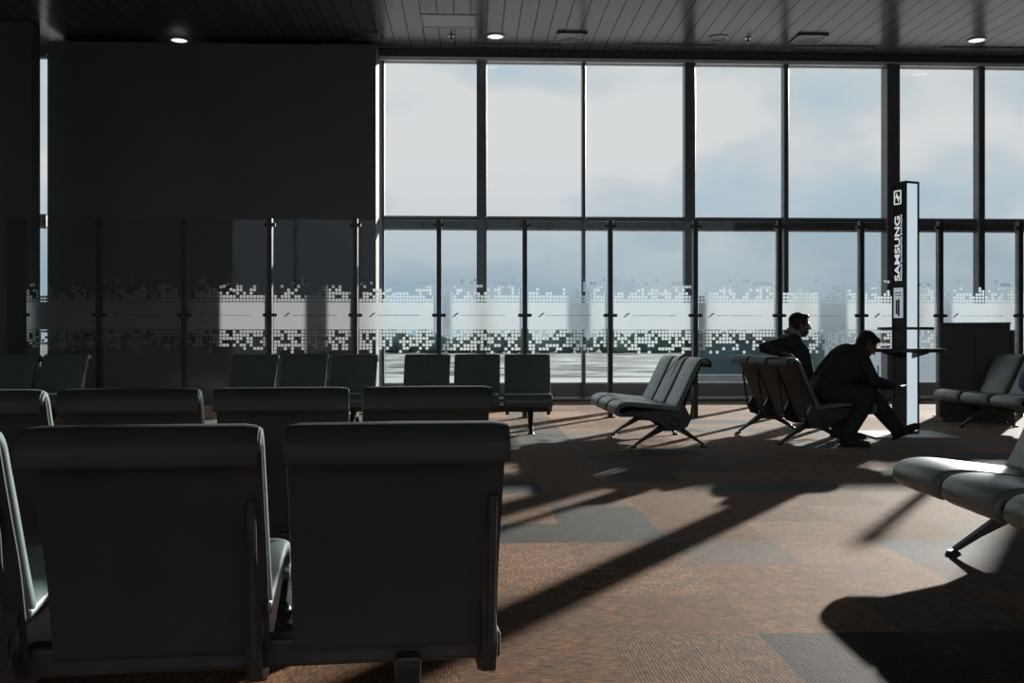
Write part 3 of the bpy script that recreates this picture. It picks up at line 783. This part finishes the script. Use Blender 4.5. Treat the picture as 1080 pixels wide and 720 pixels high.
def person(label, loc, rz, J, shirt_mat, collar, hand_dirs, headdir, headup, shoes, group=None, sleeves='long', lap=False):
    root = thing('person', label, 'person', loc, rz, group)
    V = {k: Vector(v) for k, v in J.items()}
    Rh = frame(headdir, headup)
    spine = V['chest'] - V['pelvis']
    Rt = frame(Vector((spine.z, 0, -spine.x)), spine)        # torso frame: forward, left, up along the spine
    def torso(mb, g):
        if g and lap: mb.ell(V['belly'] + Vector((.10, 0, .02)), (.20, .19, .13), frame((.9, 0, .35), (0, 0, 1))); mb.ell(V['chest'] + Vector((.02, 0, -.02)), (.15, .20, .17), Rt)
        mb.ell(V['pelvis'], (.115 + g, .165 + g, .11 + g), Rt)
        mb.cap(V['pelvis'] + Vector((0, .055, .02)), V['belly'] + Vector((0, .06, 0)), .105 + g, .105 + g); mb.cap(V['pelvis'] + Vector((0, -.055, .02)), V['belly'] + Vector((0, -.06, 0)), .105 + g, .105 + g)
        mb.cap(V['belly'] + Vector((0, .06, 0)), V['chest'] + Vector((0, .075, 0)), .105 + g, .110 + g); mb.cap(V['belly'] + Vector((0, -.06, 0)), V['chest'] + Vector((0, -.075, 0)), .105 + g, .110 + g)
        mb.ell(V['chest'], (.118 + g, .175 + g, .15 + g), Rt)
        for s in 'lr': mb.cap(V['neck'] + (V['chest'] - V['neck']) * .25, V['sh_' + s], .066 + g, .060 + g)
    def arm(mb, s, g):
        a, b, c = V['sh_' + s], V['el_' + s], V['wr_' + s]
        mb.cap(a, b, .052 + g, .041 + g); mb.cap(b, b + (c - b) * .35, .041 + g, .039 + g); mb.cap(b + (c - b) * .35, c, .039 + g, .027 + g)
    def leg(mb, s, g):
        a, b, c = V['hip_' + s], V['kn_' + s], V['an_' + s]
        mb.cap(a, b, .085 + g, .056 + g); m = b + (c - b) * .35
        mb.cap(b, m, .054 + g, .055 + g); mb.cap(m, c, .055 + g, .036 + g)
    body = MB(); torso(body, 0)
    for s in 'lr': arm(body, s, 0); leg(body, s, 0)
    body.cap(V['neck'], V['head'] + (Rh @ Vector((-.03, 0, -.05))), .056, .052)
    head(body, V['head'], Rh)
    for s in 'lr':
        hd_, up_, side_, curl_ = hand_dirs[s]; hand(body, V['wr_' + s], frame(hd_, up_), side_, curl_)
    remeshed(body, 'body', skin, root, .0055, 2)
    hm = MB(); hair(hm, V['head'], Rh); remeshed(hm, 'hair', hairm, root, .006, 3)
    sm = MB(); torso(sm, .014)
    for s in 'lr':
        if sleeves == 'long':
            arm(sm, s, .012)
        else:
            a, b = V['sh_' + s], V['el_' + s]; sm.cap(a, a + (b - a) * .72, .068, .060)
    sh_ = remeshed(sm, 'shirt', shirt_mat, root, .010, 5)
    if collar:
        cm = MB(); n = 20; nb = V['neck'] + Vector((.005, 0, .015)); ax = (V['head'] - V['neck']).normalized(); Rc = frame((ax.z, 0, -ax.x), ax)
        rings = []
        for rr, zz in ((.060, .045), (.068, .045), (.080, -.01), (.072, -.012)):
            rings.append([cm.bm.verts.new(nb + (Rc @ Vector((rr * 1.05 * math.cos(2 * PI * i / n), rr * math.sin(2 * PI * i / n), zz)))) for i in range(n)])
        for q in range(4):
            for i in range(n): cm.bm.faces.new((rings[q][i], rings[q][(i + 1) % n], rings[(q + 1) % 4][(i + 1) % n], rings[(q + 1) % 4][i]))
        cl = cm.build('collar', collarm, sh_, smooth=True); cl['label'] = 'pale shirt collar'
    tm = MB()
    tm.ell(V['pelvis'] + Vector((0, 0, -.01)), (.128, .178, .118), Rt)
    for s in 'lr': leg(tm, s, .034 if lap else .016)
    remeshed(tm, 'trousers', trouser, root, .010, 5)
    for h, d, u in shoes: shoe(root, h, d, u)
    return root
rzm = b_men.rotation_euler.z
J1 = dict(pelvis=(.13, 0, .53), belly=(.11, 0, .66), chest=(.055, 0, .83), neck=(.035, 0, 1.005), head=(.115, 0, 1.112),
          sh_r=(-.005, -.165, .955), el_r=(-.33, -.215, .895), wr_r=(-.255, -.435, .852),
          sh_l=(.03, .175, .955), el_l=(.16, .25, .70), wr_l=(.36, .14, .60),
          hip_r=(.14, -.09, .505), hip_l=(.14, .09, .505), kn_r=(.56, -.12, .50), kn_l=(.56, .13, .50), an_r=(.52, -.12, .10), an_l=(.56, .13, .10))
person('seated person in a dark shirt with one arm laid over the bench back, looking right', bench_pt(b_men, 0, .02, 0), rzm, J1, shirt_dark, True,
       {'r': ((.55, -.8, -.12), (0, -.2, 1), 1, .35), 'l': ((.9, -.3, -.3), (.2, 0, 1), -1, .35)},
       (.98, -.12, -.06), (.05, 0, 1), [((.47, -.12, .004), (1, -.06, 0), (0, 0, 1)), ((.51, .13, .004), (1, .08, 0), (0, 0, 1))], 'people on the bench')
J2 = dict(pelvis=(.13, 0, .53), belly=(.19, 0, .655), chest=(.32, 0, .79), neck=(.43, 0, .88), head=(.535, 0, .925),
          sh_r=(.40, -.17, .83), el_r=(.50, -.22, .60), wr_r=(.735, -.10, .545),
          sh_l=(.42, .17, .82), el_l=(.52, .21, .60), wr_l=(.75, .05, .54),
          hip_r=(.15, -.09, .505), hip_l=(.15, .09, .505), kn_r=(.47, -.15, .465), kn_l=(.62, .13, .46), an_r=(.26, -.16, .10), an_l=(.90, .14, .135))
person('seated person in black bending far forward over a phone beside the charging kiosk', bench_pt(b_men, -.04, -.62, 0), rzm, J2, shirt_black, False,
       {'r': ((.95, .25, .0), (.0, -.5, .85), 1, .6), 'l': ((.95, -.25, .0), (.0, .5, .85), -1, .6)},
       (.80, -.05, -.60), (.60, 0, .80), [((.21, -.16, .004), (1, -.1, 0), (0, 0, 1)), ((.885, .14, .035), (.90, .02, .42), (-.42, 0, .90))], 'people on the bench', lap=True)
ph = thing('phone', 'lit mobile phone held by the person bending forward', 'phone', bench_pt(b_men, .79, -.65, .535), rzm)
MB().box((-.06, -.036, -.004), (.075, .036, .004), rot=Matrix.Rotation(math.radians(-12), 4, 'Y')).build('case', blackmetal, ph, bevel=.003)
MB().box((-.054, -.032, .004), (.069, .032, .0055), rot=Matrix.Rotation(math.radians(-12), 4, 'Y')).build('screen', emit_mat('phone_glow', (.8, .85, .9), 1.6), ph)

# thin black strap slung over the middle backrest of the side-view bench
st = thing('strap', 'thin black strap hanging in a narrow V over the middle backrest of the side-view bench', 'strap', b_mid.location, b_mid.rotation_euler.z)
sm_ = MB()
for P_ in ([(-.275, .05, .822), (-.235, .05, .812), (-.192, -.06, .735), (-.146, -.20, .64), (-.125, -.235, .59)], [(-.275, .06, .822), (-.235, .06, .812), (-.190, .07, .735), (-.142, .065, .63), (-.118, .05, .57)]):
    for p, q in zip(P_, P_[1:]): sm_.tube(p, q, .009, None, 8)
sm_.build('band', blackmetal, st, smooth=True)
